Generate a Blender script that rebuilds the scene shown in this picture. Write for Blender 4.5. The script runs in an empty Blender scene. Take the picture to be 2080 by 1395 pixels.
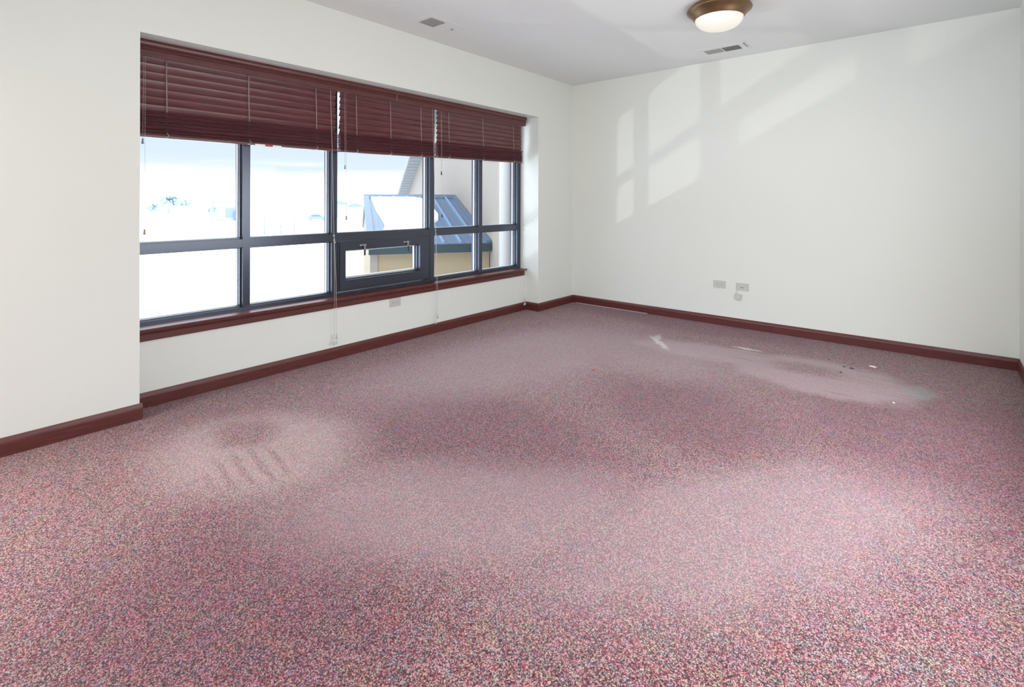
import bpy, math, random
from mathutils import Vector, Matrix
random.seed(7)
S = bpy.context.scene
COL = S.collection
PI = math.pi

# ------------------------------------------------------------------ camera
cam = bpy.data.cameras.new('camera')
cam.lens = 36 * 1022.55 / 2080
cam.sensor_width = 36
cam.shift_y = (410.44 - 697.5) / 2080
cam.clip_end = 2000
cam.clip_start = 0.02
co = bpy.data.objects.new('camera', cam); COL.objects.link(co)
YAW, ROLL, PITCH = 0.70320, 0.0021, -0.0004
r0 = Vector((math.cos(YAW), math.sin(YAW), 0)); f0 = Vector((-math.sin(YAW), math.cos(YAW), 0)); u0 = Vector((0, 0, 1))
F = f0 * math.cos(PITCH) + u0 * math.sin(PITCH); U = -f0 * math.sin(PITCH) + u0 * math.cos(PITCH)
R_ = r0 * math.cos(ROLL) + U * math.sin(ROLL); U = -r0 * math.sin(ROLL) + U * math.cos(ROLL)
m = Matrix((R_, U, -F)).transposed().to_4x4(); m.translation = (0, 0, 1.28)
co.matrix_world = m
S.camera = co

# ------------------------------------------------------------------ view, world
S.view_settings.view_transform = 'Standard'
S.view_settings.look = 'None'
S.view_settings.gamma = 1
S.view_settings.use_curve_mapping = False
S.view_settings.exposure = -0.12

W = bpy.data.worlds.new('overcast_sky'); S.world = W; W.use_nodes = True
nt = W.node_tree; nt.nodes.clear()
out = nt.nodes.new('ShaderNodeOutputWorld'); bg = nt.nodes.new('ShaderNodeBackground')
tc = nt.nodes.new('ShaderNodeTexCoord'); sep = nt.nodes.new('ShaderNodeSeparateXYZ')
nt.links.new(tc.outputs['Generated'], sep.inputs[0])
nz = nt.nodes.new('ShaderNodeTexNoise'); nz.inputs['Scale'].default_value = 3.5; nz.inputs['Detail'].default_value = 4
mp = nt.nodes.new('ShaderNodeMapping'); mp.inputs['Scale'].default_value = (1, 1, 16)
nt.links.new(tc.outputs['Generated'], mp.inputs[0]); nt.links.new(mp.outputs[0], nz.inputs[0])
ad = nt.nodes.new('ShaderNodeMath'); ad.operation = 'MULTIPLY_ADD'
nt.links.new(nz.outputs[0], ad.inputs[0]); ad.inputs[1].default_value = 0.05
sb = nt.nodes.new('ShaderNodeMath'); sb.operation = 'SUBTRACT'; sb.inputs[1].default_value = 0.025
nt.links.new(sep.outputs[2], sb.inputs[0]); nt.links.new(sb.outputs[0], ad.inputs[2])
cr = nt.nodes.new('ShaderNodeValToRGB')
st = [(0.00, (1.5, 1.52, 1.55)), (0.03, (1.25, 1.3, 1.35)), (0.065, (0.64, 0.72, 0.80)), (0.12, (0.565, 0.67, 0.77)),
      (0.22, (2.0, 2.2, 2.55)), (1.0, (3.2, 3.6, 4.2))]
while len(cr.color_ramp.elements) < len(st): cr.color_ramp.elements.new(0.5)
for e, (p, c) in zip(cr.color_ramp.elements, st):
    e.position = p; e.color = (*[v / 5 for v in c], 1)
nt.links.new(ad.outputs[0], cr.inputs[0]); nt.links.new(cr.outputs[0], bg.inputs[0])
bg.inputs[1].default_value = 7.2
nt.links.new(bg.outputs[0], out.inputs[0])

# room dimensions
XL, XI, XW, XO = -3.577, -3.757, -3.847, -3.970      # wall face, recessed wall face, window frame face, outside face
YB, XR, H, YR = 5.428, 0.472, 2.768, -4.6
YN, YF, ZS = 0.8414, 4.6957, 2.2744                 # recess near side, far side, soffit
BH = 0.0932

def lamp_area(name, loc, direction, sx, sy, power, color, portal=False):
    l = bpy.data.lights.new(name, 'AREA'); l.shape = 'RECTANGLE'; l.size = sx; l.size_y = sy
    l.energy = power; l.color = color
    o = bpy.data.objects.new(name, l); COL.objects.link(o); o.location = loc
    o.rotation_euler = Vector(direction).to_track_quat('-Z', 'Y').to_euler()
    if portal: l.cycles.is_portal = True
    return o
# added fill from the rear and right; daylight through the second left window
lamp_area('added_rear_fill', (-1.55, YR + 0.02, 1.45), (0, 1, -0.30), 3.3, 2.1, 32, (1.0, 0.985, 0.955))  # fill lamp added to even out the room, set in an unseen opening
lamp_area('side_window_daylight', (XL - 0.03, -1.05, 1.35), (1, 0.7, -1.0), 1.7, 1.6, 105, (1.0, 0.93, 0.84))
lamp_area('added_right_fill', (XR + 0.02, 2.35, 1.22), (-1, 0.22, -0.46), 2.9, 1.4, 58, (1.0, 0.985, 0.96))  # fill lamp added to brighten the wall under the main window
lamp_area('main_window_portal', (XO - 0.02, 2.78, 1.4), (1, 0, 0), 3.9, 1.8, 1, (1, 1, 1), True)
# low sun thrown back up by a windscreen in the parking area
gl = bpy.data.lights.new('sun_glint', 'SPOT'); gl.energy = 1350; gl.spot_size = math.radians(24); gl.spot_blend = 0.25
gl.shadow_soft_size = 0.06; gl.color = (1, 0.98, 0.94)
go = bpy.data.objects.new('sun_glint', gl); COL.objects.link(go)
T = Vector((-3.9, 3.9, 1.2)); go.location = T - Vector((0.9, 1.0, 0.535)) * 8.2
go.rotation_euler = (T - go.location).to_track_quat('-Z', 'Y').to_euler()

# ------------------------------------------------------------------ materials
def mat(name, color=(0.8, 0.8, 0.8), rough=0.5, metal=0.0, **kw):
    m = bpy.data.materials.new(name); m.use_nodes = True
    b = m.node_tree.nodes['Principled BSDF']
    b.inputs['Base Color'].default_value = (*color, 1)
    b.inputs['Roughness'].default_value = rough; b.inputs['Metallic'].default_value = metal
    for k, v in kw.items(): b.inputs[k.replace('_', ' ')].default_value = v
    return m
def N(m, t, **kw):
    n = m.node_tree.nodes.new(t)
    for k, v in kw.items():
        if k in ('op',): n.operation = v
        else: setattr(n, k, v)
    return n
def L(m, a, b): m.node_tree.links.new(a, b)
def bump(m, scale, strength, dist=0.002, detail=2):
    b = m.node_tree.nodes['Principled BSDF']
    t = N(m, 'ShaderNodeTexCoord'); n = N(m, 'ShaderNodeTexNoise'); n.inputs['Scale'].default_value = scale
    n.inputs['Detail'].default_value = detail
    bp = N(m, 'ShaderNodeBump'); bp.inputs['Strength'].default_value = strength; bp.inputs['Distance'].default_value = dist
    L(m, t.outputs['Object'], n.inputs[0]); L(m, n.outputs[0], bp.inputs['Height']); L(m, bp.outputs[0], b.inputs['Normal'])
    return m
def vary(m, c1, c2, scale, stretch=(1, 1, 1), detail=3):
    b = m.node_tree.nodes['Principled BSDF']
    t = N(m, 'ShaderNodeTexCoord'); mp = N(m, 'ShaderNodeMapping'); mp.inputs['Scale'].default_value = stretch
    n = N(m, 'ShaderNodeTexNoise'); n.inputs['Scale'].default_value = scale; n.inputs['Detail'].default_value = detail
    r = N(m, 'ShaderNodeValToRGB'); r.color_ramp.elements[0].position = 0.3; r.color_ramp.elements[1].position = 0.7
    r.color_ramp.elements[0].color = (*c1, 1); r.color_ramp.elements[1].color = (*c2, 1)
    L(m, t.outputs['Object'], mp.inputs[0]); L(m, mp.outputs[0], n.inputs[0]); L(m, n.outputs[0], r.inputs[0])
    L(m, r.outputs[0], b.inputs['Base Color'])
    return m

M_wall = bump(mat('wall_paint', (0.76, 0.785, 0.742), 0.6), 130, 0.10)
M_ceil = bump(mat('ceiling_paint', (0.78, 0.81, 0.805), 0.75), 90, 0.10)
M_wood = vary(mat('mahogany_trim', rough=0.34), (0.080, 0.019, 0.017), (0.130, 0.033, 0.028), 9, (8, 1, 14))
M_woodx = vary(mat('mahogany_trim_crosswise', rough=0.34), (0.080, 0.018, 0.018), (0.130, 0.031, 0.029), 9, (1, 8, 14))
M_val = vary(mat('mahogany_valance', rough=0.33), (0.082, 0.023, 0.023), (0.140, 0.040, 0.038), 8, (8, 1, 16))
M_slat = vary(mat('mahogany_slats', rough=0.28, Coat_Weight=0.3, Coat_Roughness=0.25), (0.075, 0.020, 0.024), (0.15, 0.042, 0.046), 6, (6, 0.8, 14))
M_stack = vary(mat('mahogany_slat_edges', rough=0.6, Specular_IOR_Level=0.25), (0.085, 0.028, 0.036), (0.15, 0.05, 0.06), 6, (6, 0.8, 14))
M_frame = mat('dark_bronze_aluminium', (0.075, 0.086, 0.112), 0.24, 0.65)
M_bead = mat('aluminium_spacer', (0.85, 0.86, 0.88), 0.45, 0.3)
M_black = mat('black_rubber', (0.006, 0.006, 0.006), 0.5)
M_plate = mat('ivory_plastic', (0.55, 0.57, 0.52), 0.4)
M_slot = mat('dark_socket_slots', (0.10, 0.10, 0.09), 0.5)
M_cord = mat('braided_cord', (0.48, 0.38, 0.36), 0.8)
M_cordw = mat('pale_cord', (0.62, 0.59, 0.56), 0.8)
M_cordg = mat('grey_green_ladder_string', (0.16, 0.14, 0.13), 0.8)
M_tasg = mat('grey_tassel', (0.25, 0.27, 0.28), 0.4)
M_clear = mat('clear_plastic_tassel', (0.50, 0.50, 0.48), 0.2)
M_tan = mat('tan_wood_tassel', (0.48, 0.25, 0.14), 0.4)
M_brown = mat('brown_wood_tassel', (0.10, 0.045, 0.02), 0.4)
M_silver = mat('satin_nickel', (0.45, 0.45, 0.46), 0.3, 0.9)
M_white = mat('white_enamel', (0.77, 0.78, 0.775), 0.4)
M_grille = mat('grey_louvre', (0.34, 0.34, 0.34), 0.5)
M_grille2 = mat('shaded_grey_louvre', (0.16, 0.16, 0.16), 0.5)
M_dark = mat('dark_duct', (0.10, 0.10, 0.10), 0.7)
M_red = mat('red_label', (0.55, 0.04, 0.03), 0.5)
M_paper = mat('white_paper', (0.9, 0.9, 0.9), 0.7)
M_bronze = vary(mat('brushed_bronze', rough=0.34, metal=0.75), (0.17, 0.105, 0.055), (0.26, 0.165, 0.085), 5)
M_snow = bump(mat('snow', (0.90, 0.92, 0.95), 0.8), 4, 0.25, 0.03)
M_stucco = bump(mat('cream_stucco', (0.265, 0.225, 0.19), 0.9), 40, 0.3)
M_tan2 = bump(mat('tan_stucco', (0.30, 0.235, 0.145), 0.9), 40, 0.3)
M_soffit = mat('grey_vinyl_soffit', (0.24, 0.25, 0.25), 0.6)
M_roof = mat('blue_metal_roof', (0.065, 0.105, 0.17), 0.4, 0.2)
M_seam = mat('lit_blue_seam', (0.14, 0.22, 0.36), 0.4, 0.2)  # same metal as the roof, painted lighter where seams catch the light
M_fascia = mat('teal_metal_fascia', (0.014, 0.032, 0.042), 0.35, 0.2)
M_column = mat('white_vinyl_pipe', (0.36, 0.345, 0.335), 0.5)
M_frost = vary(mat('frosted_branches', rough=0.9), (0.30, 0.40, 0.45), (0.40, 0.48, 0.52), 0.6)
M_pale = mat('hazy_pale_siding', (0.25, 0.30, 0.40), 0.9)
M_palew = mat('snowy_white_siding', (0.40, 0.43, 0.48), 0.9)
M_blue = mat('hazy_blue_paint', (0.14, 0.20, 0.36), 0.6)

# glass: thin pane, mostly see-through, fresnel reflection
M_glass = bpy.data.materials.new('window_glass'); M_glass.use_nodes = True
g = M_glass.node_tree; g.nodes.clear()
o_ = g.nodes.new('ShaderNodeOutputMaterial'); mx = g.nodes.new('ShaderNodeMixShader'); tr = g.nodes.new('ShaderNodeBsdfTransparent')
gs = g.nodes.new('ShaderNodeBsdfGlossy'); gs.inputs['Roughness'].default_value = 0.0; fr = g.nodes.new('ShaderNodeLayerWeight')
fr.inputs['Blend'].default_value = 0.12; tr.inputs[0].default_value = (0.97, 0.985, 0.98, 1)
mu = g.nodes.new('ShaderNodeMath'); mu.operation = 'MULTIPLY'; mu.inputs[1].default_value = 0.35
g.links.new(fr.outputs['Facing'], mu.inputs[0])
g.links.new(mu.outputs[0], mx.inputs[0]); g.links.new(tr.outputs[0], mx.inputs[1]); g.links.new(gs.outputs[0], mx.inputs[2]); g.links.new(mx.outputs[0], o_.inputs[0])

# lamp bowl
M_bowl = mat('opal_glass_bowl', (0.78, 0.76, 0.70), 0.25)
b = M_bowl.node_tree.nodes['Principled BSDF']
b.inputs['Emission Color'].default_value = (1.0, 0.93, 0.76, 1); b.inputs['Emission Strength'].default_value = 0.30

# ---- carpet
def carpet():
    m = bpy.data.materials.new('loop_pile_carpet'); m.use_nodes = True
    nd = m.node_tree.nodes; b = nd['Principled BSDF']
    b.inputs['Roughness'].default_value = 0.85
    b.inputs['Sheen Weight'].default_value = 0.18; b.inputs['Sheen Roughness'].default_value = 0.35
    t = N(m, 'ShaderNodeTexCoord'); P = t.outputs['Object']
    def math_(op, a, bb=None, c=None, clamp=False):
        n = N(m, 'ShaderNodeMath'); n.operation = op; n.use_clamp = clamp
        for i, v in enumerate((a, bb, c)):
            if v is None: continue
            if isinstance(v, (int, float)): n.inputs[i].default_value = v
            else: L(m, v, n.inputs[i])
        return n.outputs[0]
    def noise(scale, detail=2, src=P, col=False, rough=0.5):
        n = N(m, 'ShaderNodeTexNoise'); n.inputs['Scale'].default_value = scale; n.inputs['Detail'].default_value = detail
        n.inputs['Roughness'].default_value = rough
        L(m, src, n.inputs[0]); return n.outputs[1 if col else 0]
    def ramp(fac, stops, interp='LINEAR'):
        r = N(m, 'ShaderNodeValToRGB'); r.color_ramp.interpolation = interp
        while len(r.color_ramp.elements) < len(stops): r.color_ramp.elements.new(0.5)
        for e, (p, c) in zip(r.color_ramp.elements, stops):
            e.position = p; e.color = (*c, 1) if isinstance(c, tuple) else (c, c, c, 1)
        L(m, fac, r.inputs[0]); return r.outputs[0]
    def mix(fac, a, bb, mode='MIX'):
        n = N(m, 'ShaderNodeMix'); n.data_type = 'RGBA'; n.blend_type = mode
        for i, v in ((0, fac), (6, a), (7, bb)):
            if isinstance(v, (int, float)): n.inputs[i].default_value = v
            elif isinstance(v, tuple): n.inputs[i].default_value = (*v, 1)
            else: L(m, v, n.inputs[i])
        return n.outputs[2]
    # warped coordinates so that loops wiggle
    wob = N(m, 'ShaderNodeVectorMath'); wob.operation = 'MULTIPLY_ADD'
    L(m, noise(150, 1, P, True), wob.inputs[0]); wob.inputs[1].default_value = (0.009, 0.009, 0); L(m, P, wob.inputs[2])
    def cells(scale, stretch, rot):
        mp = N(m, 'ShaderNodeMapping'); mp.inputs['Scale'].default_value = stretch; mp.inputs['Rotation'].default_value = (0, 0, rot)
        L(m, wob.outputs[0], mp.inputs[0])
        v = N(m, 'ShaderNodeTexVoronoi'); v.voronoi_dimensions = '2D'; v.inputs['Scale'].default_value = scale
        L(m, mp.outputs[0], v.inputs['Vector'])
        s = N(m, 'ShaderNodeSeparateColor'); L(m, v.outputs['Color'], s.inputs[0])
        return s.outputs[0], v.outputs['Distance']
    c1, d1 = cells(265, (1, 0.45, 1), 0.5)
    c2, d2 = cells(265, (0.45, 1, 1), 0.35)
    pick = math_('GREATER_THAN', noise(95, 1), 0.5)
    def mixf(a, bb): 
        n = N(m, 'ShaderNodeMix'); L(m, pick, n.inputs[0]); L(m, a, n.inputs[2]); L(m, bb, n.inputs[3]); return n.outputs[0]
    c = mixf(c1, c2); d = mixf(d1, d2)
    # hue drift: patches where reds or greys dominate
    drift = math_('MULTIPLY_ADD', noise(42, 3, rough=0.7), 0.65, -0.325)
    drift2 = math_('MULTIPLY_ADD', noise(2.4, 4), 0.34, -0.17)
    c = math_('ADD', math_('MULTIPLY_ADD', math_('ADD', drift, drift2), 0.95, c), 0.0, clamp=True)
    yarn = ramp(c, [(0.0, (0.13, 0.15, 0.17)), (0.08, (0.42, 0.43, 0.46)), (0.20, (0.60, 0.48, 0.44)), (0.36, (0.08, 0.035, 0.045)),
                    (0.43, (0.66, 0.44, 0.42)), (0.60, (0.56, 0.22, 0.24)), (0.73, (0.34, 0.14, 0.21)), (0.83, (0.40, 0.06, 0.10)), (0.95, (0.16, 0.03, 0.05))], 'CONSTANT')
    gap = ramp(d, [(0.0, 1.15), (0.25, 0.92), (0.48, 0.38), (0.70, 0.12)])
    col = mix(1.0, mix(1.0, yarn, gap, 'MULTIPLY'), (0.90, 0.76, 0.775), 'MULTIPLY')
    # yarn lots: soft blotches of differing hue, a few centimetres across
    nb = N(m, 'ShaderNodeTexNoise'); nb.inputs['Scale'].default_value = 11; nb.inputs['Detail'].default_value = 4; nb.inputs['Roughness'].default_value = 0.7; L(m, P, nb.inputs[0])
    col = mix(0.38, col, mix(1.0, col, mix(1.0, nb.outputs[1], (2.0, 2.0, 2.0), 'MULTIPLY'), 'MULTIPLY'))
    # wear masks, plus light painted near the window
    def blob(cx, cy, rx, ry, rot, soft=0.5, jit=0.12, ns=3.0):
        dv = N(m, 'ShaderNodeVectorMath'); dv.operation = 'MULTIPLY_ADD'
        L(m, noise(ns, 3, P, True), dv.inputs[0]); dv.inputs[1].default_value = (2 * jit, 2 * jit, 0); L(m, P, dv.inputs[2])
        mp = N(m, 'ShaderNodeMapping'); mp.vector_type = 'TEXTURE'
        mp.inputs['Location'].default_value = (cx + jit, cy + jit, 0); mp.inputs['Rotation'].default_value = (0, 0, rot); mp.inputs['Scale'].default_value = (rx, ry, 1)
        L(m, dv.outputs[0], mp.inputs[0])
        ln = N(m, 'ShaderNodeVectorMath'); ln.operation = 'LENGTH'
        fl = N(m, 'ShaderNodeVectorMath'); fl.operation = 'MULTIPLY'; fl.inputs[1].default_value = (1, 1, 0); L(m, mp.outputs[0], fl.inputs[0]); L(m, fl.outputs[0], ln.inputs[0])
        r = N(m, 'ShaderNodeMapRange'); r.interpolation_type = 'SMOOTHSTEP'
        r.inputs['From Min'].default_value = 1 + soft / 2; r.inputs['From Max'].default_value = 1 - soft / 2
        L(m, ln.outputs['Value'], r.inputs[0]); return r.outputs[0]
    def amount(mk, k): return math_('MULTIPLY', mk, k)
    # traffic lanes: less soiled (deeper, redder) pile versus greyed pile
    deep = math_('MAXIMUM', blob(-1.9, 2.0, 0.75, 0.5, 0.1, 0.9), blob(-1.15, 3.05, 0.55, 0.45, -0.2, 0.9))
    deep = math_('MAXIMUM', deep, blob(0.1, 3.6, 0.75, 0.8, 0.2, 0.9))
    deep = math_('MAXIMUM', deep, blob(-1.75, 0.7, 0.55, 0.45, 0.6, 1.0))
    deep = math_('MAXIMUM', deep, blob(-2.0, 5.2, 1.2, 0.28, -0.0, 0.8))
    col = mix(amount(deep, 0.85), col, mix(1.0, col, (0.74, 0.56, 0.66), 'MULTIPLY'))
    grey = math_('MAXIMUM', blob(-0.6, 2.1, 0.9, 0.35, 1.0, 1.0), blob(-2.6, 3.3, 0.6, 1.3, -0.2, 1.0))  # second blob paints the window's light on the floor into the greyed pile
    grey = math_('MAXIMUM', grey, blob(-2.0, 4.0, 0.8, 0.5, -0.2, 1.0))
    grey = math_('MAXIMUM', grey, blob(-1.5, 1.5, 0.35, 0.8, -0.9, 1.0))
    col = mix(amount(grey, 0.38), col, (0.42, 0.32, 0.335))
    # matted pale area with a cleaner spot in it, near the far wall
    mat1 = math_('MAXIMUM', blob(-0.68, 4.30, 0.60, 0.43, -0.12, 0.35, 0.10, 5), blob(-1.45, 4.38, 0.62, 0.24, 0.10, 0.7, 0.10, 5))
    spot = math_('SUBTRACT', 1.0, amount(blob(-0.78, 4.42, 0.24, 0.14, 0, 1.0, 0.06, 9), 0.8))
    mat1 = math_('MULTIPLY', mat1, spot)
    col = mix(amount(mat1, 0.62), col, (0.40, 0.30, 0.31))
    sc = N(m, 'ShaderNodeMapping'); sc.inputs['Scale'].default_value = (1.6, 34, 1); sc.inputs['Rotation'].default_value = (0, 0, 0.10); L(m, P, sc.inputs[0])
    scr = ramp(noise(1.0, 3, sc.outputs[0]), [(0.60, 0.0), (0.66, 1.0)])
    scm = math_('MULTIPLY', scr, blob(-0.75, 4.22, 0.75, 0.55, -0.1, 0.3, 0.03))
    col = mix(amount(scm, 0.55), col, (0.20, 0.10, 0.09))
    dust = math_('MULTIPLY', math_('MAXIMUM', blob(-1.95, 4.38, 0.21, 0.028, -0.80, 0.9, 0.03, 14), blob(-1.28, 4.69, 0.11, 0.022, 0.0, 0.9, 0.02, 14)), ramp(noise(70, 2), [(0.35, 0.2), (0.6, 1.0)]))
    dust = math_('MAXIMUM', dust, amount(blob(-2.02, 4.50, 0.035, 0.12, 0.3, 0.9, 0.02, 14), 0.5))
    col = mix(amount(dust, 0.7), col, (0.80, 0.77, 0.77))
    col = mix(amount(blob(-0.10, 4.38, 0.09, 0.16, 0, 0.9, 0.05, 9), 0.5), col, (0.22, 0.27, 0.24))
    # striped patch of sunlight near the window, painted into the pile colour
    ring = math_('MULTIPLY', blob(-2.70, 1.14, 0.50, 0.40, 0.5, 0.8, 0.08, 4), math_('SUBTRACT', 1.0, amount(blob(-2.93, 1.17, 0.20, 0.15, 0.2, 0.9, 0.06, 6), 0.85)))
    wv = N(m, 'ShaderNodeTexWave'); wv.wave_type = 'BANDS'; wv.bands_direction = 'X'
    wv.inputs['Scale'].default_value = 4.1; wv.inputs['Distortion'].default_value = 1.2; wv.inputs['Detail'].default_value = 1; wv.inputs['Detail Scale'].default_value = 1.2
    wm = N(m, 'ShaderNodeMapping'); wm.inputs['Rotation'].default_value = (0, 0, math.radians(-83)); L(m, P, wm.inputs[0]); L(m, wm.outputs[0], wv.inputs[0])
    sun_stripes = math_('MULTIPLY', ramp(wv.outputs['Fac'], [(0.22, 1.0), (0.5, 0.0)]), blob(-2.52, 1.04, 0.20, 0.21, 0.0, 0.7, 0.02))
    sun_patch = math_('MULTIPLY', ring, math_('SUBTRACT', 1.0, amount(sun_stripes, 0.5)))
    col = mix(amount(sun_patch, 0.26), col, (0.72, 0.58, 0.56))
    # long faint drag lines
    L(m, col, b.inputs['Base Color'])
    bp = N(m, 'ShaderNodeBump'); bp.inputs['Strength'].default_value = 0.7; bp.inputs['Distance'].default_value = 0.003; bp.invert = True
    L(m, d, bp.inputs['Height']); L(m, bp.outputs[0], b.inputs['Normal'])
    return m
M_carpet = carpet()

# ------------------------------------------------------------------ mesh helpers
class MB:
    def __init__(s): s.v = []; s.f = []; s.sm = []
    def add(s, vs, fs, smooth=False):
        o = len(s.v); s.v += [tuple(v) for v in vs]; s.f += [tuple(i + o for i in f) for f in fs]; s.sm += [smooth] * len(fs); return s
    def box(s, x0, x1, y0, y1, z0, z1, bev=0):
        x0, x1 = sorted((x0, x1)); y0, y1 = sorted((y0, y1)); z0, z1 = sorted((z0, z1))
        vs = [(x, y, z) for x in (x0, x1) for y in (y0, y1) for z in (z0, z1)]
        fs = [(0, 1, 3, 2), (4, 6, 7, 5), (0, 4, 5, 1), (2, 3, 7, 6), (0, 2, 6, 4), (1, 5, 7, 3)]
        return s.add(vs, fs)
    def prism(s, prof, axis, a, b, smooth=False):
        # prof: closed polygon of (p, q); extruded along axis 'x','y','z' from a to b
        def P(p, q, t): return {'x': (t, p, q), 'y': (p, t, q), 'z': (p, q, t)}[axis]
        n = len(prof); vs = [P(p, q, a) for p, q in prof] + [P(p, q, b) for p, q in prof]
        fs = [(i, (i + 1) % n, n + (i + 1) % n, n + i) for i in range(n)]
        s.add(vs, fs, smooth); s.add(vs, [tuple(range(n))[::-1], tuple(range(n, 2 * n))]); return s
    def lathe(s, prof, c=(0, 0, 0), n=48, smooth=True):
        vs = []; fs = []
        for r, z in prof:
            for k in range(n):
                a = 2 * PI * k / n; vs.append((c[0] + r * math.cos(a), c[1] + r * math.sin(a), c[2] + z))
        for i in range(len(prof) - 1):
            for k in range(n):
                k2 = (k + 1) % n; fs.append((i * n + k, i * n + k2, (i + 1) * n + k2, (i + 1) * n + k))
        return s.add(vs, fs, smooth)
    def tube(s, pts, r, n=6, smooth=True):
        pts = [Vector(p) for p in pts]; vs = []; fs = []
        for i, p in enumerate(pts):
            t = (pts[min(i + 1, len(pts) - 1)] - pts[max(i - 1, 0)]).normalized()
            a = t.orthogonal().normalized() if abs(t.z) < 0.99 else Vector((1, 0, 0)); a = (a - t * a.dot(t)).normalized(); bb = t.cross(a)
            rr = r[i] if isinstance(r, (list, tuple)) else r
            for k in range(n):
                an = 2 * PI * k / n; vs.append(p + a * rr * math.cos(an) + bb * rr * math.sin(an))
        for i in range(len(pts) - 1):
            for k in range(n):
                k2 = (k + 1) % n; fs.append((i * n + k, i * n + k2, (i + 1) * n + k2, (i + 1) * n + k))
        fs.append(tuple(range(n))[::-1]); fs.append(tuple((len(pts) - 1) * n + k for k in range(n)))
        return s.add(vs, fs, smooth)
    def build(s, name, material, parent=None, bevel=0, loc=None):
        me = bpy.data.meshes.new(name); me.from_pydata(s.v, [], s.f); me.materials.append(material)
        me.polygons.foreach_set('use_smooth', s.sm)
        import bmesh
        bm = bmesh.new(); bm.from_mesh(me); bmesh.ops.recalc_face_normals(bm, faces=bm.faces); bm.to_mesh(me); bm.free()
        o = bpy.data.objects.new(name, me); COL.objects.link(o)
        if parent is not None: o.parent = parent
        if loc is not None: o.location = loc
        if bevel:
            md = o.modifiers.new('bevel', 'BEVEL'); md.width = bevel; md.segments = 2; md.limit_method = 'ANGLE'
        return o
def tag(o, label=None, cat=None, group=None, kind=None):
    if label: o['label'] = label
    if cat: o['category'] = cat
    if group: o['group'] = group
    if kind: o['kind'] = kind
    return o
def empty(name, loc=(0, 0, 0), rz=0):
    o = bpy.data.objects.new(name, None); COL.objects.link(o); o.location = loc; o.rotation_euler = (0, 0, rz); o.empty_display_size = 0.05
    return o

# ------------------------------------------------------------------ room shell
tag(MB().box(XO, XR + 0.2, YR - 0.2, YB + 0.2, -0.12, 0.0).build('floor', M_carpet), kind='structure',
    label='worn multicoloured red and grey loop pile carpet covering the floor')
tag(MB().box(XO, XR + 0.2, YR - 0.2, YB + 0.2, H, H + 0.12).build('ceiling', M_ceil), kind='structure', label='smooth pale grey ceiling')
w = MB()
w.box(XO, XL, YR, -1.95, 0, H); w.box(XO, XL, -1.95, -0.15, 0, 0.5); w.box(XO, XL, -1.95, -0.15, 2.2, H)
w.box(XO, XL, -0.15, YN, 0, H); w.box(XO, XL, YN, YF, ZS, H); w.box(XO, XI, YN, YF, 0, 0.468); w.box(XO, XL, YF, YB, 0, H)
tag(w.build('wall_left', M_wall), kind='structure', label='off-white wall holding the recessed window')
tag(MB().box(XO, XR + 0.2, YB, YB + 0.2, 0, H).build('wall_back', M_wall), kind='structure', label='plain off-white far wall with faint patches of sunlight')
wr = MB(); wr.box(XR, XR + 0.2, YR, 0.8, 0, H); wr.box(XR, XR + 0.2, 3.9, YB, 0, H); wr.box(XR, XR + 0.2, 0.8, 3.9, 0, 0.42); wr.box(XR, XR + 0.2, 0.8, 3.9, 2.0, H)
tag(wr.build('wall_right', M_wall), kind='structure', label='off-white wall at the right edge')
w = MB(); w.box(XO, -3.3, YR - 0.2, YR, 0, H); w.box(0.2, XR + 0.2, YR - 0.2, YR, 0, H); w.box(-3.3, 0.2, YR - 0.2, YR, 0, 0.4); w.box(-3.3, 0.2, YR - 0.2, YR, 2.5, H)
tag(w.build('wall_rear', M_wall), kind='structure', label='off-white wall behind the viewpoint')

# baseboards: profile (distance from wall, height)
BP = [(0, 0), (0.0135, 0), (0.0135, 0.066), (0.012, 0.076), (0.0075, 0.086), (0.004, BH), (0, BH)]
def base_y(mb, x, y0, y1): return mb.prism([(x + p, q) for p, q in BP], 'y', y0, y1)      # faces +x
def base_x(mb, y, x0, x1, s=-1): return mb.prism([(y + s * p, q) for p, q in BP], 'x', x0, x1)
t = 0.0135
bl = MB(); base_y(bl, XL, YR, YN + t); base_x(bl, YN, XI, XL, 1); base_y(bl, XI, YN, YF); base_x(bl, YF, XI, XL + 0.002, -1); base_y(bl, XL, YF - t, YB)
tag(bl.build('baseboard_left', M_wood), kind='structure', label='dark mahogany baseboard stepping into and out of the window recess')
tag(base_x(MB(), YB, XL, XR).build('baseboard_back', M_woodx), kind='structure', label='dark mahogany baseboard along the far wall')
bb = MB(); bb.prism([(XR - p, q) for p, q in BP], 'y', YR, YB)
tag(bb.build('baseboard_right', M_wood), kind='structure', label='dark mahogany baseboard at the right edge')

tag(MB().box(-3.52, -2.55, YB - 0.0175, YB - 0.0135, 0.0, 0.005).build('trim_3', M_plate), kind='structure', label='thin pale edge strip below the far baseboard near the corner')
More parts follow.
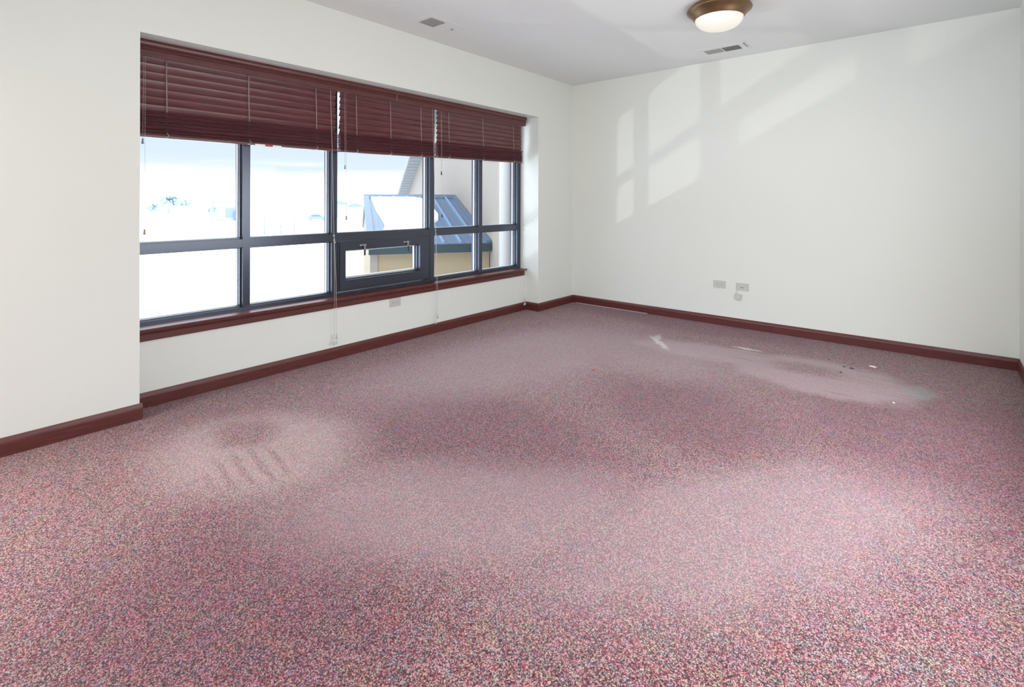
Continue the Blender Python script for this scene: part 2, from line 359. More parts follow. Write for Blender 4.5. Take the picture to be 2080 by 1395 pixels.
# ------------------------------------------------------------------ main window
win = empty('window_1', (XW, 0.9, 0.5)); tag(win, kind='structure', label='long dark aluminium window with ten panes in the wall recess')
def local(mb): return mb
def wchild(mb, name, material, parent=win, bevel=0):
    org = Vector((0, 0, 0)); p = parent
    while p is not None: org += p.location; p = p.parent
    mb.v = [(v[0] - org.x, v[1] - org.y, v[2] - org.z) for v in mb.v]
    return mb.build(name, material, parent, bevel)
D0, D1 = XW, XW - 0.115            # frame depth
GX = XW - 0.060                    # glass plane
ZB, ZT = 0.488, ZS
ZM0, ZM1 = 0.947, 1.006
mull = [(YN, 0.885), (1.521, 1.573), (2.2225, 2.272), (3.279, 3.336), (3.979, 4.030), (4.635, YF)]
fm = MB()
for a, c in mull: fm.box(D1, D0, a, c, ZB, ZT)
fm.box(D1, D0 - 0.001, YN, YF, ZB, ZB + 0.024); fm.box(D1, D0 - 0.001, YN, YF, ZT - 0.05, ZT)
for i in range(5): fm.box(D1, D0 - 0.001, mull[i][1] - .002, mull[i + 1][0] + .002, ZM0, ZM1)
# snap-in stops around the panes, stepping towards the glass
for i in range(5):
    a, c = mull[i][1], mull[i + 1][0]
    for z0, z1, bay in ((ZB + 0.024, ZM0, 0), (ZM1, ZT - 0.05, 1)):
        if i == 2 and bay == 0: continue
        for x0, x1, d in ((D0 - 0.030, GX + 0.008, 0.009), (GX - 0.008, D1 + 0.012, 0.010)):
            fm.box(x1, x0, a, a + d, z0, z1); fm.box(x1, x0, c - d, c, z0, z1)
            fm.box(x1, x0 , a + d, c - d, z0, z0 + d); fm.box(x1, x0, a + d, c - d, z1 - d, z1)
wchild(fm, 'frame', M_frame)
def pane(a, c, z0, z1, inset=0.007, parent=win):
    wchild(MB().box(GX - 0.003, GX + 0.003, a + 0.001, c - 0.001, z0 + 0.001, z1 - 0.001), 'pane', M_glass, parent)
    r = MB(); k = 0.013
    for x0, x1 in ((GX - 0.019, GX - 0.0035),):
        r.box(x0, x1, a, a + k, z0, z1); r.box(x0, x1, c - k, c, z0, z1); r.box(x0, x1, a + k, c - k, z0, z0 + k); r.box(x0, x1, a + k, c - k, z1 - k, z1)
    wchild(r, 'spacer', M_bead, parent)
for i in range(5):
    a, c = mull[i][1], mull[i + 1][0]
    pane(a, c, ZM1, ZT - 0.05)
    if i != 2: pane(a, c, ZB + 0.024, ZM0)
# awning sash in the middle bay
sa = MB(); ya, yc, za, zc = 2.276, 3.275, 0.520, 0.944; SX = XW + 0.004
ga, gc, gz0, gz1 = 2.347, 3.150, 0.612, 0.868
def ringbox(mb, x0, x1, oa, oc, oz0, oz1, ia, ic, iz0, iz1):
    mb.box(x0, x1, oa, ia, oz0, oz1); mb.box(x0, x1, ic, oc, oz0, oz1); mb.box(x0, x1, ia, ic, oz0, iz0); mb.box(x0, x1, ia, ic, iz1, oz1)
ringbox(sa, D1 + .01, SX - 0.004, ya, yc, za, zc, ga, gc, gz0, gz1)
ringbox(sa, SX - 0.004, SX + 0.006, ya + .016, yc - .016, za + .016, zc - .016, ga, gc, gz0, gz1)
ringbox(sa, D1 + 0.012, SX - 0.03, ga, gc, gz0, gz1, ga + .008, gc - .008, gz0 + .008, gz1 - .008)
sash = wchild(sa, 'awning_sash', M_frame); 
wchild(MB().box(GX - .003, GX + .003, ga + .008, gc - .008, gz0 + .008, gz1 - .008), 'pane', M_glass, sash)
r = MB(); ringbox(r, GX - 0.019, GX - 0.0035, ga + .008, gc - .008, gz0 + .008, gz1 - .008, ga + .02, gc - .02, gz0 + .02, gz1 - .02); wchild(r, 'spacer', M_bead, sash)
for y in (2.515, 2.985):
    h = MB(); X0 = SX + 0.006
    h.box(X0, X0 + 0.004, y - 0.035, y + 0.030, 0.894, 0.908); h.tube([(X0, y, 0.901), (X0 + 0.016, y, 0.901)], 0.009, 10)
    h.box(X0 + 0.012, X0 + 0.020, y + 0.000, y + 0.012, 0.862, 0.905)
    hd = wchild(h, 'latch', M_silver, sash)
    g2 = MB(); g2.box(X0 + 0.011, X0 + 0.021, y + 0.000, y + 0.012, 0.812, 0.864); gr = wchild(g2, 'grip', M_black, sash); gr['label'] = 'black rubber grip'
# stool and apron
si = MB()
si.prism([(XW, 0.468), (XI + 0.030, 0.468), (XI + 0.036, 0.474), (XI + 0.037, 0.482), (XI + 0.033, 0.490), (XW, 0.490)], 'y', YN + .001, 4.668)
sill = tag(si.build('trim_1', M_wood), kind='structure', label='mahogany window stool board')
ap = MB().prism([(XI, 0.412), (XI + 0.012, 0.412), (XI + 0.014, 0.416), (XI + 0.014, 0.452), (XI + 0.020, 0.458), (XI + 0.024, 0.468), (XI, 0.468)], 'y', YN + .001, 4.655)
tag(ap.build('trim_2', M_wood), kind='structure', label='mahogany apron under the window stool')
# wallboard strip at the far side of the recess
# simple unseen windows; rear and right ones added as openings for the fill lamps
for nme, org, bx in (('added_right_window', (XR + .15, 2.35, .42), lambda q: q.box(XR + .08, XR + .18, 0.8, 3.9, .42, .47).box(XR + .08, XR + .18, 0.8, 3.9, 1.95, 2.0).box(XR + .08, XR + .18, 0.8, .85, .47, 1.95).box(XR + .08, XR + .18, 3.85, 3.9, .47, 1.95)),
                     ('window_2', (XL - 0.2, -1.05, 0.5), lambda q: q.box(XL - .25, XL - .15, -1.95, -0.15, 0.5, 0.55).box(XL - .25, XL - .15, -1.95, -0.15, 2.15, 2.2).box(XL - .25, XL - .15, -1.95, -1.9, .55, 2.15).box(XL - .25, XL - .15, -0.2, -0.15, .55, 2.15)),
                     ('added_rear_window', (-1.55, YR - 0.1, 0.4), lambda q: q.box(-3.3, .2, YR - .15, YR - .05, .4, .45).box(-3.3, .2, YR - .15, YR - .05, 2.45, 2.5).box(-3.3, -3.25, YR - .15, YR - .05, .45, 2.45).box(.15, .2, YR - .15, YR - .05, .45, 2.45))):
    q = MB(); bx(q); tag(q.build(nme, M_frame), kind='structure', label='unseen dark aluminium window frame, assumed for its daylight')

# ------------------------------------------------------------------ valance
VX = -3.722
va = MB()
prof = [(VX - 0.016, 2.176), (VX, 2.176), (VX, 2.213), (VX + .004, 2.2155), (VX + .0068, 2.219), (VX + .0068, 2.223), (VX + .004, 2.2265), (VX + .001, 2.228), (VX + .001, 2.232),
        (VX + .006, 2.234), (VX + .011, 2.239), (VX + .0145, 2.246), (VX + .0165, 2.255), (VX + .0165, 2.264), (VX + .014, 2.270), (VX + .012, 2.2735), (VX - .016, 2.2735)]
va.prism(prof, 'y', YN + 0.002, 4.640)
va.box(VX - 0.10, VX - 0.016, 4.626, 4.640, 2.176, 2.2735)
val = empty('window_valance', (VX, 0.85, 2.176)); tag(val, 'long moulded mahogany valance board across the top of the window recess', 'valance')
wchild(va, 'board', M_val, val)
cl = MB(); cl.tube([(VX + 0.017, 2.779, 2.268), (VX + 0.010, 2.779, 2.245), (VX + 0.012, 2.779, 2.225), (VX + 0.004, 2.779, 2.196)], 0.0022, 6); cl.lathe([(0.0005, -.004), (.004, -.002), (.004, .003), (.0005, .005)], (VX + 0.007, 2.779, 2.196), 8)
c_ = wchild(cl, 'clip', M_clear, val); c_['label'] = 'clear plastic clip over the board face'

# ------------------------------------------------------------------ blinds
SC = -3.776      # slat centre plane
def tassel(mb, x, y, z, h=0.034, r=0.0075):
    mb.lathe([(0.0005, h), (0.004, h), (0.0048, h * 0.7), (r * 0.8, h * 0.3), (r, 0.002), (r * 0.8, 0), (0.0005, 0)], (x, y, z), 10)
def blind(label, y0, y1, zb0, zb1, ladders, tilt, lift, seed):
    rnd = random.Random(seed)
    root = empty('wooden_blind', (SC, (y0 + y1) / 2, zb0)); tag(root, label, 'blind', 'mahogany slat blinds')
    ch = lambda mb, n, mt, p=None, bev=0: wchild(mb, n, mt, p or root, bev)
    ch(MB().box(SC - 0.028, SC + 0.028, y0, y1, 2.215, 2.268), 'head_rail', M_slat)
    zt = (1.843, 1.853) if seed == 1 else (zb0 + 0.150, zb1 + 0.145)
    def zl(y, a, bq): return a + (bq - a) * (y - y0) / (y1 - y0)
    # hanging, closed slats
    nS = 7; th = math.radians(21)
    hs = MB()
    top = 2.193
    for k in range(nS):
        pitch = (top - (zt[0] + 0.012)) / nS
        vs = []; M = 7
        for side, yy in ((0, y0 + rnd.uniform(-.003, .003)), (1, y1 + rnd.uniform(-.003, .003))):
            zc = top - (k + 0.5) * (top - (zl(yy, *zt) - 0.010)) / nS
            tk = th + rnd.uniform(-.035, .035)
            for sgn in (1, -1):
                for j in range(M):
                    a = (j / (M - 1) - 0.5) * 0.0545; cv = 0.0016 * (1 - (2 * j / (M - 1) - 1) ** 2)
                    off = cv + sgn * 0.0014
                    vs.append((SC + a * math.sin(tk) + off * math.cos(tk), yy, zc + a * math.cos(tk) - off * math.sin(tk)))
        n = 2 * M
        loop = list(range(M)) + list(range(2 * M - 1, M - 1, -1))
        fs = [(loop[i], loop[(i + 1) % n], loop[(i + 1) % n] + n, loop[i] + n) for i in range(n)]
        fs += [tuple(loop)[::-1], tuple(i + n for i in loop)]
        hs.add(vs, fs)
    ch(hs, 'slats', M_slat)
    # stack of gathered slats
    stk = MB(); nK = 27
    for k in range(nK):
        u = (k + 0.5) / nK; dx = rnd.uniform(-.003, .003); dy = rnd.uniform(-.004, .004); tl = rnd.uniform(-0.002, 0.002)
        za_, zb_ = zb0 + 0.022 + u * (zt[0] - zb0 - 0.026), zb1 + 0.022 + u * (zt[1] - zb1 - 0.026)
        vs = []
        for yy, zz in ((y0 + dy, za_), (y1 + dy, zb_)):
            for x, dz in ((SC - .025 + dx, -.0016 - tl), (SC + .024 + dx, -.0016 + tl), (SC + .025 + dx, 0 + tl), (SC + .024 + dx, .0016 + tl), (SC - .025 + dx, .0016 - tl)):
                vs.append((x, yy, zz + dz))
        fs = [(i, (i + 1) % 5, (i + 1) % 5 + 5, i + 5) for i in range(5)] + [(4, 3, 2, 1, 0), (5, 6, 7, 8, 9)]
        stk.add(vs, fs)
    ch(stk, 'gathered_slats', M_stack)
    br = MB(); rp = [(-.026, .002), (-.022, -.001), (.018, -.001), (.026, .004), (.027, .011), (.024, .018), (.018, .020), (-.026, .020)]
    vs = [(SC + a, y0, zb0 + q) for a, q in rp] + [(SC + a, y1, zb1 + q) for a, q in rp]; n = len(rp)
    br.add(vs, [(i, (i + 1) % n, (i + 1) % n + n, i + n) for i in range(n)] + [tuple(range(n))[::-1], tuple(range(n, 2 * n))])
    ch(br, 'bottom_rail', M_val)
    for y in ladders:
        lc = MB(); xf = SC + 0.0275; zs = zl(y, *zt); zb = zl(y, zb0, zb1)
        lc.tube([(xf - 0.010, y, 2.20), (xf - 0.001, y + rnd.uniform(-.003, .003), 2.0), (xf + 0.001, y + .002, zs)], 0.0014, 5)
        lc.tube([(xf - 0.010, y + .006, 2.20), (xf - 0.002, y + .004, 2.0), (xf + 0.001, y + .006, zs)], 0.0009, 5)
        cords = ch(lc, 'ladder_cord', M_cord)
        kn = MB(); pts = [(xf + 0.002, y, zs)]
        nz_ = 16
        for q in range(nz_): pts.append((xf + 0.002 + rnd.uniform(0, .006), y + (0.018 if q % 2 else -0.014) * rnd.uniform(.4, 1.1), zs - (q + 1) * (zs - zb - 0.02) / nz_ + rnd.uniform(-.004, .004)))
        kn.tube(pts, 0.0013, 5)
        ch(kn, 'bunched_string', M_cordg, cords)
        en = MB(); en.tube([(xf + .004, y, zb + .030), (xf + .006, y + .009, zb + .022), (xf + .004, y + .013, zb + .012), (xf + .003, y + .004, zb + .003), (xf, y, zb - .001)], 0.0017, 6)
        en.lathe([(.0005, .003), (.006, .001), (.006, -.003), (.0005, -.004)], (xf - .004, y, zb + .001), 10)
        ch(en, 'cord_knot', M_cordw, cords)
    return root, ch
def hang(ch, name, y, ztop, zbot, mt, tmat, x=-3.738, r=0.0011, dy=0.004, th=0.034, tr=0.0075):
    c = MB(); c.tube([(x - 0.004, y - dy, ztop), (x, y - dy * .4, (ztop + zbot) / 2), (x, y, zbot + th * .8)], r, 5)
    o = ch(c, name, mt); tt = MB(); tassel(tt, x, y, zbot, th, tr); ch(tt, 'tassel', tmat, o); return o
A0, A1 = 0.862, 2.211; B0, B1 = 2.247, 3.262; C0, C1 = 3.303, 4.618
rt, ch = blind('long mahogany blind half raised over the two left bays, sticker on its bottom rail', A0, A1, 1.680, 1.692, (1.020, 1.522, 2.030), None, None, 1)
hang(ch, 'tilt_cord', 0.893, 2.19, 1.632, M_cord, M_tasg, dy=-.006); hang(ch, 'tilt_cord', 0.903, 2.19, 1.073, M_cordw, M_tan, dy=-.004, r=.0008)
lb = MB().box(SC + .0285, SC + .0295, 1.565, 1.755, 1.681, 1.694)
lbo = ch(lb, 'warning_label', M_paper); lbo['label'] = 'white label with a red centre'
ch(MB().box(SC + .0297, SC + .0302, 1.636, 1.690, 1.681, 1.694), 'label_centre', M_red, lbo)
def lift(ch, y, zbot, n, extra):
    c = MB(); x = -3.700
    c.tube([(-3.742, y - .022, 2.18), (-3.735, y - .010, 1.70), (-3.722, y + .000, 1.0)], 0.0016, 5)
    o = ch(c, 'lift_cord', M_cordw)
    for z, dy_ in ((1.005, 0), (.968, .003), (.950, .008)): ch(MB().lathe([(.0005, .006), (.006, .004), (.007, 0), (.006, -.004), (.0005, -.006)], (-3.722, y + dy_, z), 10), 'cord_stop', M_clear, o)
    c = MB(); c.tube([(-3.722, y, 1.0), (-3.706, y - .004, .62), (-3.703, y - .006, zbot + .05)], 0.0010, 5); c.tube([(-3.722, y + .002, 1.0), (-3.702, y + .008, .62), (-3.700, y + .010, zbot + .05)], 0.0012, 5)
    o2 = ch(c, 'lower_cord', M_cordw, o)
    for j, (dy_, dz) in enumerate(((.010, .045), (-.012, 0), (.012, .004))[:n]):
        tt = MB(); tassel(tt, x, y + dy_, zbot + dz, .030 + .01 * (j == 0), .009); ch(tt, 'tassel', M_clear, o)
lift(ch, 2.170, 0.128, 3, 0)
rt, ch = blind('middle mahogany blind half raised over the bay with the opening sash', B0, B1, 1.690, 1.712, (2.391, 2.737, 3.086), None, None, 2)
hang(ch, 'tilt_cord', 2.277, 2.19, 1.548, M_cord, M_tasg, dy=.006); hang(ch, 'tilt_cord', 2.290, 2.19, 1.128, M_cord, M_brown, dy=.004, r=.0008)
lift(ch, 3.245, 0.105, 2, 0)
rt, ch = blind('right-hand mahogany blind half raised over the two narrow bays', C0, C1, 1.716, 1.742, (3.443, 3.939, 4.450), None, None, 3)
hang(ch, 'tilt_cord', 3.333, 2.19, 1.545, M_cord, M_black, dy=.004); hang(ch, 'tilt_cord', 3.343, 2.19, 1.126, M_cord, M_black, dy=.004, r=.0008)
lift(ch, 4.600, 0.070, 3, 0)

# ------------------------------------------------------------------ ceiling lamp
LC = (-1.272, 3.918, H)
lam = empty('ceiling_lamp', LC); tag(lam, 'round flush ceiling lamp with bronze ring and glowing opal glass bowl', 'lamp')
MB().lathe([(0.0005, 0), (0.205, 0), (0.212, -0.010), (0.222, -0.018), (0.229, -0.027), (0.2315, -0.036), (0.228, -0.043), (0.221, -0.047), (0.218, -0.051), (0.211, -0.056), (0.198, -0.070), (0.185, -0.086), (0.177, -0.097), (0.1735, -0.101), (0.170, -0.100), (0.165, -0.088), (0.001, -0.08)], n=96).build('ring', M_bronze, lam)
MB().lathe([(0.1695, -0.086), (0.1712, -0.100), (0.169, -0.112), (0.160, -0.130), (0.142, -0.149), (0.118, -0.164), (0.088, -0.175), (0.050, -0.182), (0.0005, -0.185)], n=96).build('glass_bowl', M_bowl, lam)

# ------------------------------------------------------------------ ceiling vents
def vent(label, x0, x1, y0, y1, halves, split_axis, lever):
    v = empty('ceiling_vent', ((x0 + x1) / 2, (y0 + y1) / 2, H)); tag(v, label, 'vent', 'ceiling air vents')
    ch = lambda mb, n, mt, p=None: wchild(mb, n, mt, p or v)
    ch(MB().box(x0, x1, y0, y1, H - 0.004, H), 'cover_plate', M_white, v).modifiers.new('bevel', 'BEVEL').width = 0.0015
    for a0, a1, b0, b1, mt, ang in halves:
        g = MB(); g.box(a0, a1, b0, b1, H - 0.0048, H - 0.0042); bk = ch(g, 'grille', M_dark if mt is M_dark else M_grille)
        s = MB(); n = 16
        along = 'x' if split_axis == 'y' else 'y'
        for k in range(n):
            if ang == 'x':
                p = b0 + (k + .5) * (b1 - b0) / n; h = (b1 - b0) / n * .30; s.prism([(p - h, H - .0048), (p - h * .2, H - .0048), (p + h, H - .0085), (p + h * .2, H - .0085)], 'x', a0, a1)
            else:
                p = a0 + (k + .5) * (a1 - a0) / n; h = (a1 - a0) / n * .30; s.prism([(p - h, H - .0048), (p - h * .2, H - .0048), (p + h, H - .0085), (p + h * .2, H - .0085)], 'y', b0, b1)
        ch(s, 'louvres', mt if mt is not M_dark else M_grille2, bk)
    lv = MB(); lv.box(*lever, H - 0.012, H - 0.004); ch(lv, 'lever', M_grille)
vent('white ceiling vent beside the window wall with one grey louvred half', -3.330, -3.075, 2.615, 3.035, [(-3.278, -3.123, 2.672, 2.824, M_grille, 'x')], 'y', (-3.20, -3.185, 2.955, 2.975))
vent('ceiling vent near the far wall with two dark louvred halves', -1.825, -1.370, 4.925, 5.185, [(-1.765, -1.612, 4.995, 5.120, M_grille, 'x'), (-1.596, -1.446, 4.995, 5.125, M_dark, 'x')], 'x', (-1.392, -1.386, 4.955, 5.10))

# ------------------------------------------------------------------ outlets
def plate(name, label, cat, kind, group=None):
    # built facing +Y in local space: x along the wall, z up, y out of the wall
    o = empty(name); tag(o, label, cat, group)
    MB().prism([(-.062, 0), (.062, 0), (.062, .003), (.059, .006), (-.059, .006), (-.062, .003)], 'z', -.039, .039).build('cover_plate', M_plate, o)
    if kind == 'duplex':
        for sx in (-.024, .024):
            f = MB().prism([(-.0165 + sx, .006), (.0165 + sx, .006), (.0165 + sx, .0085), (-.0165 + sx, .0085)], 'z', -.017, .017).build('socket', M_plate, o, 0.001)
            s = MB(); s.box(sx - .0085, sx - .0005, .0085, .0088, -.0085, -.006); s.box(sx - .0085, sx - .0005, .0085, .0088, .006, .0085); s.box(sx + .006, sx + .0105, .0085, .0088, -.0025, .0025)
            s.build('slots', M_slot, f)
        sc = MB(); sc.lathe([(.0005, 0), (.0035, 0), (.003, .001)], n=10); s_ = sc.build('screw', M_silver, o); s_.rotation_euler = (-PI / 2, 0, 0); s_.location = (0, .0062, 0)
    else:
        for sx in (-.006, .013):
            s_ = MB().lathe([(.0005, .0015), (.0045, .0015), (.0045, 0)], n=12).build('jack_hole', M_black, o); s_.rotation_euler = (-PI / 2, 0, 0); s_.location = (sx, .0062, -.006)
    return o
o = plate('wall_outlet', 'ivory double outlet on the low wall under the window', 'outlet', 'duplex', 'horizontal ivory outlets'); o.location = (XI, 2.795, 0.370); o.rotation_euler = (0, 0, -PI / 2)
o = plate('wall_outlet', 'ivory double outlet on the far wall, left of the phone jack plate', 'outlet', 'duplex', 'horizontal ivory outlets'); o.location = (-1.750, YB, 0.423); o.rotation_euler = (0, 0, PI)
o = plate('phone_jack_plate', 'ivory wall plate with two small holes on the far wall', 'wall plate', 'jack'); o.location = (-1.523, YB, 0.418); o.rotation_euler = (0, 0, PI)
jb = empty('junction_box', (-1.560, YB - .010, 0.318)); tag(jb, 'small pale box dangling crooked below the phone jack plate', 'jack box')
bx = MB().box(-.030, .030, -.012, .010, -.030, .030).build('housing', M_plate, jb, 0.003); bx.rotation_euler = (0, .22, 0)
MB().tube([(-.012, -.001, .028), (-.014, -.004, .045), (-.006, .000, .064)], 0.002, 6).build('cable', M_plate, jb)

# ------------------------------------------------------------------ litter on the carpet
def scrap(name, label, cat, x, y, pts, h, mt, group=None):
    mb = MB(); n = len(pts)
    mb.add([(x + a, y + b_, 0.0005) for a, b_ in pts] + [(x + a * .8, y + b_ * .8, h * random.uniform(.7, 1.2)) for a, b_ in pts], [(i, (i + 1) % n, (i + 1) % n + n, i + n) for i in range(n)] + [tuple(range(n))[::-1], tuple(range(n, 2 * n))])
    return tag(mb.build(name, mt), label, cat, group)
M_redc = mat('red_scrap', (0.55, 0.03, 0.05), .6); M_dk = mat('dark_crumb', (0.03, 0.025, 0.04), .8)
def poly(r, n=6, sy=1): return [(r * random.uniform(.6, 1.2) * math.cos(2 * PI * k / n), sy * r * random.uniform(.6, 1.2) * math.sin(2 * PI * k / n)) for k in range(n)]
scrap('paper_scrap', 'white paper scrap on the matted carpet near the far wall', 'scrap', -0.39, 4.815, [(-.024, .004), (-.004, -.008), (.022, -.010), (.024, .002), (0, .012)], .006, M_paper, 'scraps on the carpet')
scrap('paper_scrap', 'tiny white scrap on the carpet in front of the matted area', 'scrap', -0.218, 4.037, poly(.009), .004, M_paper, 'scraps on the carpet')
scrap('red_scrap', 'flattened red scrap, farthest of the three red bits on the carpet', 'scrap', -2.003, 3.323, [(-.022, .004), (-.006, .002), (0, -.016), (.008, 0), (.026, .006), (.004, .012)], .004, M_redc, 'red bits on the carpet')
scrap('red_scrap', 'small red scrap, middle one of the three red bits on the carpet', 'scrap', -1.696, 2.293, poly(.009), .004, M_redc, 'red bits on the carpet')
scrap('red_scrap', 'small red scrap, nearest of the three red bits on the carpet', 'scrap', -1.859, 1.867, poly(.007), .004, M_redc, 'red bits on the carpet')
scrap('carpet_crumb', 'dark crumb, largest of those on the matted carpet', 'crumb', -0.510, 4.660, poly(.016), .006, M_dk, 'dark crumbs on the matted carpet')
scrap('carpet_crumb', 'dark crumb just left of the largest one on the matted carpet', 'crumb', -0.560, 4.670, poly(.010), .004, M_dk, 'dark crumbs on the matted carpet')
scrap('carpet_crumb', 'dark crumb on the matted carpet, nearest the viewer', 'crumb', -0.560, 4.50, poly(.011), .004, M_dk, 'dark crumbs on the matted carpet')
scrap('carpet_crumb', 'dark crumb on the matted carpet, farthest left', 'crumb', -0.68, 4.80, poly(.009), .004, M_dk, 'dark crumbs on the matted carpet')

# ------------------------------------------------------------------ outside
tag(MB().add([(-900, -700, -3.5), (XO, -700, -3.5), (XO, 900, -3.5), (-900, 900, -3.5)], [(0, 1, 2, 3)]).build('ground', M_snow), kind='structure', label='white snow covered ground outside')
RZ = math.atan2(0.847, 0.532)
# local frame: x = along the eave away from us, y = away from us up the roof
wing = empty('building_wing', (-6.779, 7.363, -3.5), RZ); tag(wing, 'cream wing of the building with a grey soffit beyond the blue roof', 'building')
def rz(t): return 1.64 + 0.27 * (15.9 - t) + 3.5
w = MB(); w.prism([(-3.12, 0), (19.5, 0), (19.5, rz(19.5)), (-3.12, rz(-3.12))], 'x', 0.02, 0.4); w.build('wall', M_stucco, wing)
w = MB()
n_ = 60
w.prism([(19.9, rz(19.9)), (-2.7, rz(-2.7)), (-2.7, rz(-2.7) + .03), (19.9, rz(19.9) + .03)], 'x', -0.45, 0.02)
for k in range(n_):
    t0 = 19.5 - k * 0.38; w.prism([(t0, rz(t0) - .012), (t0 - .05, rz(t0 - .05) - .012), (t0 - .05, rz(t0 - .05)), (t0, rz(t0))], 'x', -0.43, 0.02)
w.build('soffit', M_soffit, wing)
w = MB().prism([(19.9, rz(19.9) + .03), (-2.7, rz(-2.7) + .03), (-2.7, rz(-2.7) + .2), (19.9, rz(19.9) + .2)], 'x', -0.47, 1.5); w.build('roof', M_soffit, wing)
pipe = tag(MB().lathe([(0.0005, 0), (.113, 0), (.113, 8.2), (.0005, 8.2)], (0, 0, 0), 40).build('round_pipe', M_column), 'thick white round pipe standing against the cream wing wall', 'pipe')
pipe.location = (-5.670, 6.519, -3.5)
can = empty('entrance_annex', (-6.779, 7.363, -3.5), RZ); tag(can, 'low annex outside with a blue standing seam metal roof and tan walls', 'building')
EZ, RT, SL = 3.5 + 0.465, 3.70, -2.335
PT = (1.405 + 3.5 - EZ) / RT
w = MB(); w.prism([(.16, 0), (RT * 2 - .16, 0), (RT * 2 - .16, EZ - .12), (RT, EZ + RT * PT - .15), (.16, EZ - .12)], 'x', SL + .04, 0.0); w.build('wall', M_tan2, can)
w = MB(); w.box(SL + .02, SL + .16, .14, .28, 0, EZ - .14); w.build('corner_board', M_stucco, can)
rf = MB(); rf.prism([(0, EZ), (RT, EZ + RT * PT), (2 * RT, EZ), (2 * RT, EZ - .03), (RT, EZ + RT * PT - .04), (0, EZ - .03)], 'x', SL, -0.005); rfo = rf.build('roof', M_roof, can)
sm = MB()
for s in (-0.29, -0.625, -0.96, -1.29, -1.625, -1.96):
    sm.prism([(-.005, EZ), (RT, EZ + RT * PT), (RT, EZ + RT * PT + .045), (-.005, EZ + .045)], 'x', s - .022, s + .022)
sm.build('seams', M_seam, rfo)
rl = MB()
for k in range(7):
    for q in (.11, .22):
        s = -0.29 - .335 * k + q
        if s < SL + .05 or s > -.02: continue
        rl.prism([(0, EZ), (RT, EZ + RT * PT), (RT, EZ + RT * PT + .008), (0, EZ + .008)], 'x', s - .012, s + .012)
rl.build('ribs', M_roof, rfo)
MB().prism([(RT - .16, EZ + RT * PT - .03), (RT, EZ + RT * PT + .065), (RT + .16, EZ + RT * PT - .03), (RT, EZ + RT * PT + .02)], 'x', SL - .02, 0.0).build('ridge_cap', M_roof, can)
for a, c in ((SL - .03, SL + .10), (-.10, -.005)):
    MB().prism([(-.01, EZ - .05), (RT, EZ + RT * PT - .05), (RT, EZ + RT * PT + .05), (-.01, EZ + .05)], 'x', a, c).build('verge_trim', M_roof, can)
MB().box(SL - .01, -.005, -.02, .02, EZ - .17, EZ - .005).build('fascia', M_fascia, can)
MB().box(SL, -.005, .0, .18, EZ - .175, EZ - .155).build('eave_soffit', M_palew, can)
# snow slab on the left part of the annex roof
edge = [(3.55, -2.19), (3.2, -2.17), (2.6, -2.13), (2.2, -2.10), (1.7, -2.03), (1.2, -1.98), (.8, -2.04), (.45, -1.95), (.30, -1.6), (.45, -1.3), (.75, -1.22), (1.1, -1.13), (1.3, -.93), (1.55, -.80), (1.95, -.735), (2.4, -.76), (2.8, -.80), (3.25, -.83), (3.5, -1.1), (3.52, -1.6)]
mb = MB(); cy = sum(p for p, s in edge) / len(edge); cx = sum(s for p, s in edge) / len(edge); n = len(edge)
rings = [(1.0, .002), (.985, .05), (.93, .075), (.6, .085), (.25, .085)]
vs = []
for k, h in rings:
    for p, s in edge:
        pp, ss = cy + (p - cy) * k, cx + (s - cx) * k
        vs.append((ss, pp, EZ + pp * PT + h + (0.01 * math.sin(9 * ss + 5 * pp) if k < .95 else 0)))
vs.append((cx, cy, EZ + cy * PT + .085))
fs = [(r_ * n + i, r_ * n + (i + 1) % n, (r_ + 1) * n + (i + 1) % n, (r_ + 1) * n + i) for r_ in range(4) for i in range(n)] + [(4 * n + i, 4 * n + (i + 1) % n, 5 * n) for i in range(n)]
mb.add(vs, fs, True); sn = mb.build('snow_patch', M_snow); sn.location = can.location; sn.rotation_euler = can.rotation_euler
tag(sn, 'white snow slab lying on the blue metal annex roof', 'snow', kind='stuff')

# far, washed-out things beyond the snow field
def frost_tree(label, x, y, h, r, seed):
    rnd = random.Random(seed); t = empty('frosted_tree', (x, y, -3.5)); tag(t, label, 'tree', 'pale trees on the horizon')
    MB().lathe([(.0005, 0), (h * .03, 0), (h * .015, h * .6), (.0005, h * .6)], n=8).build('trunk', M_frost, t)
    mb = MB()
    for k in range(70):
        a = rnd.uniform(0, 2 * PI); q = rnd.uniform(0, 1) ** .6 * r; z = h * rnd.uniform(.35, .85); s = r * rnd.uniform(.14, .32)
        pr = [(.001, -s), (s * .6, -s * .7), (s, 0), (s * .6, s * .7), (.001, s)]
        mb.lathe(pr, (q * math.cos(a), q * math.sin(a), z), 7)
    mb.build('crown', M_frost, t)
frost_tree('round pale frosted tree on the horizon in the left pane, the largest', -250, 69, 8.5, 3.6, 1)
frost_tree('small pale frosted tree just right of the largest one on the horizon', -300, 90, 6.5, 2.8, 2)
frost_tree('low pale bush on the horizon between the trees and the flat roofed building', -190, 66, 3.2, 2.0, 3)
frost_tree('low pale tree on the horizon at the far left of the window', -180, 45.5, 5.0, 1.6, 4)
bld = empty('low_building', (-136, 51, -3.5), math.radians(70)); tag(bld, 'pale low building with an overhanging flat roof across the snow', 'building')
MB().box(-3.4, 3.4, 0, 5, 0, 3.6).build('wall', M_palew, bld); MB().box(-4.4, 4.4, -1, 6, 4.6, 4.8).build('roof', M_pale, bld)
MB().box(-1.2, 2.6, -.1, 0.02, .8, 3.0).build('window', M_pale, bld); MB().box(.6, 3.4, -.6, -.12, 0.2, 2.2).build('door', M_blue, bld)
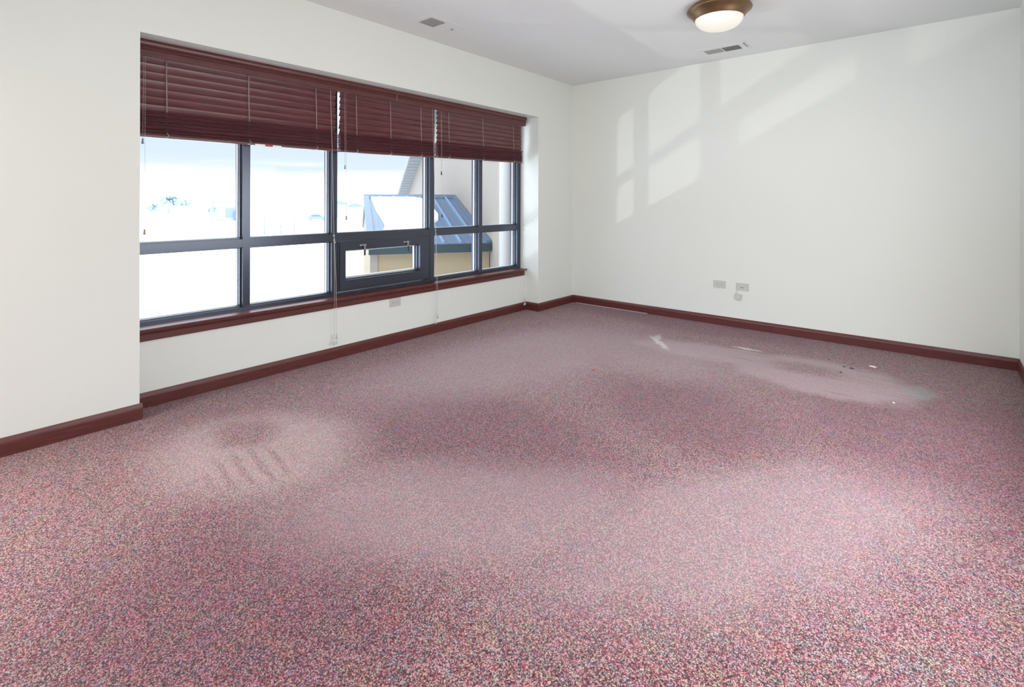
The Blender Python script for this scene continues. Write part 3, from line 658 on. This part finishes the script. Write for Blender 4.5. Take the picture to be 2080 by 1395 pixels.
for x in (-3.9, 3.9): MB().box(x - .12, x + .12, -.9, -.6, 0, 4.6).build('post', M_pale, bld)
def car(label, x, y, rz_, s, m1):
    c = empty('parked_car', (x, y, -3.5), rz_); tag(c, label, 'car')
    MB().prism([(-2.3, .35), (2.3, .35), (2.35, .8), (1.6, 1.0), (-2.2, 1.05), (-2.35, .7)], 'y', -.9, .9).build('body', m1, c)
    MB().prism([(-1.7, 1.0), (1.2, 1.0), (.5, 1.5), (-1.2, 1.52)], 'y', -.8, .8).build('cabin', M_blue, c)
    for wx in (-1.45, 1.45):
        for wy in (-.85, .85):
            wv_ = MB().lathe([(.001, -.1), (.33, -.1), (.33, .1), (.001, .1)], n=16).build('wheel', M_pale, c); wv_.rotation_euler = (PI / 2, 0, 0); wv_.location = (wx, wy, .34)
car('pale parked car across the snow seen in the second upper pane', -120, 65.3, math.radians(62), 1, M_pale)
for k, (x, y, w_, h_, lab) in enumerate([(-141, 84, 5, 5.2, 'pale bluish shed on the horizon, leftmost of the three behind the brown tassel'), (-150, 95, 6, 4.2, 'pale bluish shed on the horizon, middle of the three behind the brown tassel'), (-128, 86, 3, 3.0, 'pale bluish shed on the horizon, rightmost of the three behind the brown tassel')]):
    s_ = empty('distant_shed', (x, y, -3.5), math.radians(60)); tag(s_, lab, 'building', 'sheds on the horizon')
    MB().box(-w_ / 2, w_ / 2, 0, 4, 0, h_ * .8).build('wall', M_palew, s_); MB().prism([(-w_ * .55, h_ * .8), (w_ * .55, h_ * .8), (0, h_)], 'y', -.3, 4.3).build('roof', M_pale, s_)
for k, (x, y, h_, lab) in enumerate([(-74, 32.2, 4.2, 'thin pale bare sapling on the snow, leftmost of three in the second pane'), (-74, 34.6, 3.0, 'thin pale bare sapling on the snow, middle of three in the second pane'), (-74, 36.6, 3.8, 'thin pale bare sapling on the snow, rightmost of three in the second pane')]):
    s_ = MB(); s_.tube([(0, 0, 0), (.05, 0, h_ * .5), (0, .05, h_)], [.10, .06, .02], 6)
    rnd = random.Random(k)
    for q in range(9):
        z = h_ * rnd.uniform(.2, .8); a = rnd.uniform(0, 2 * PI); l_ = h_ * .22; s_.tube([(0, 0, z), (l_ * .5 * math.cos(a), l_ * .5 * math.sin(a), z + l_ * .8)], .025, 4)
    o = s_.build('bare_sapling', M_pale); o.location = (x, y, -3.5); tag(o, lab, 'sapling', 'bare saplings on the snow')
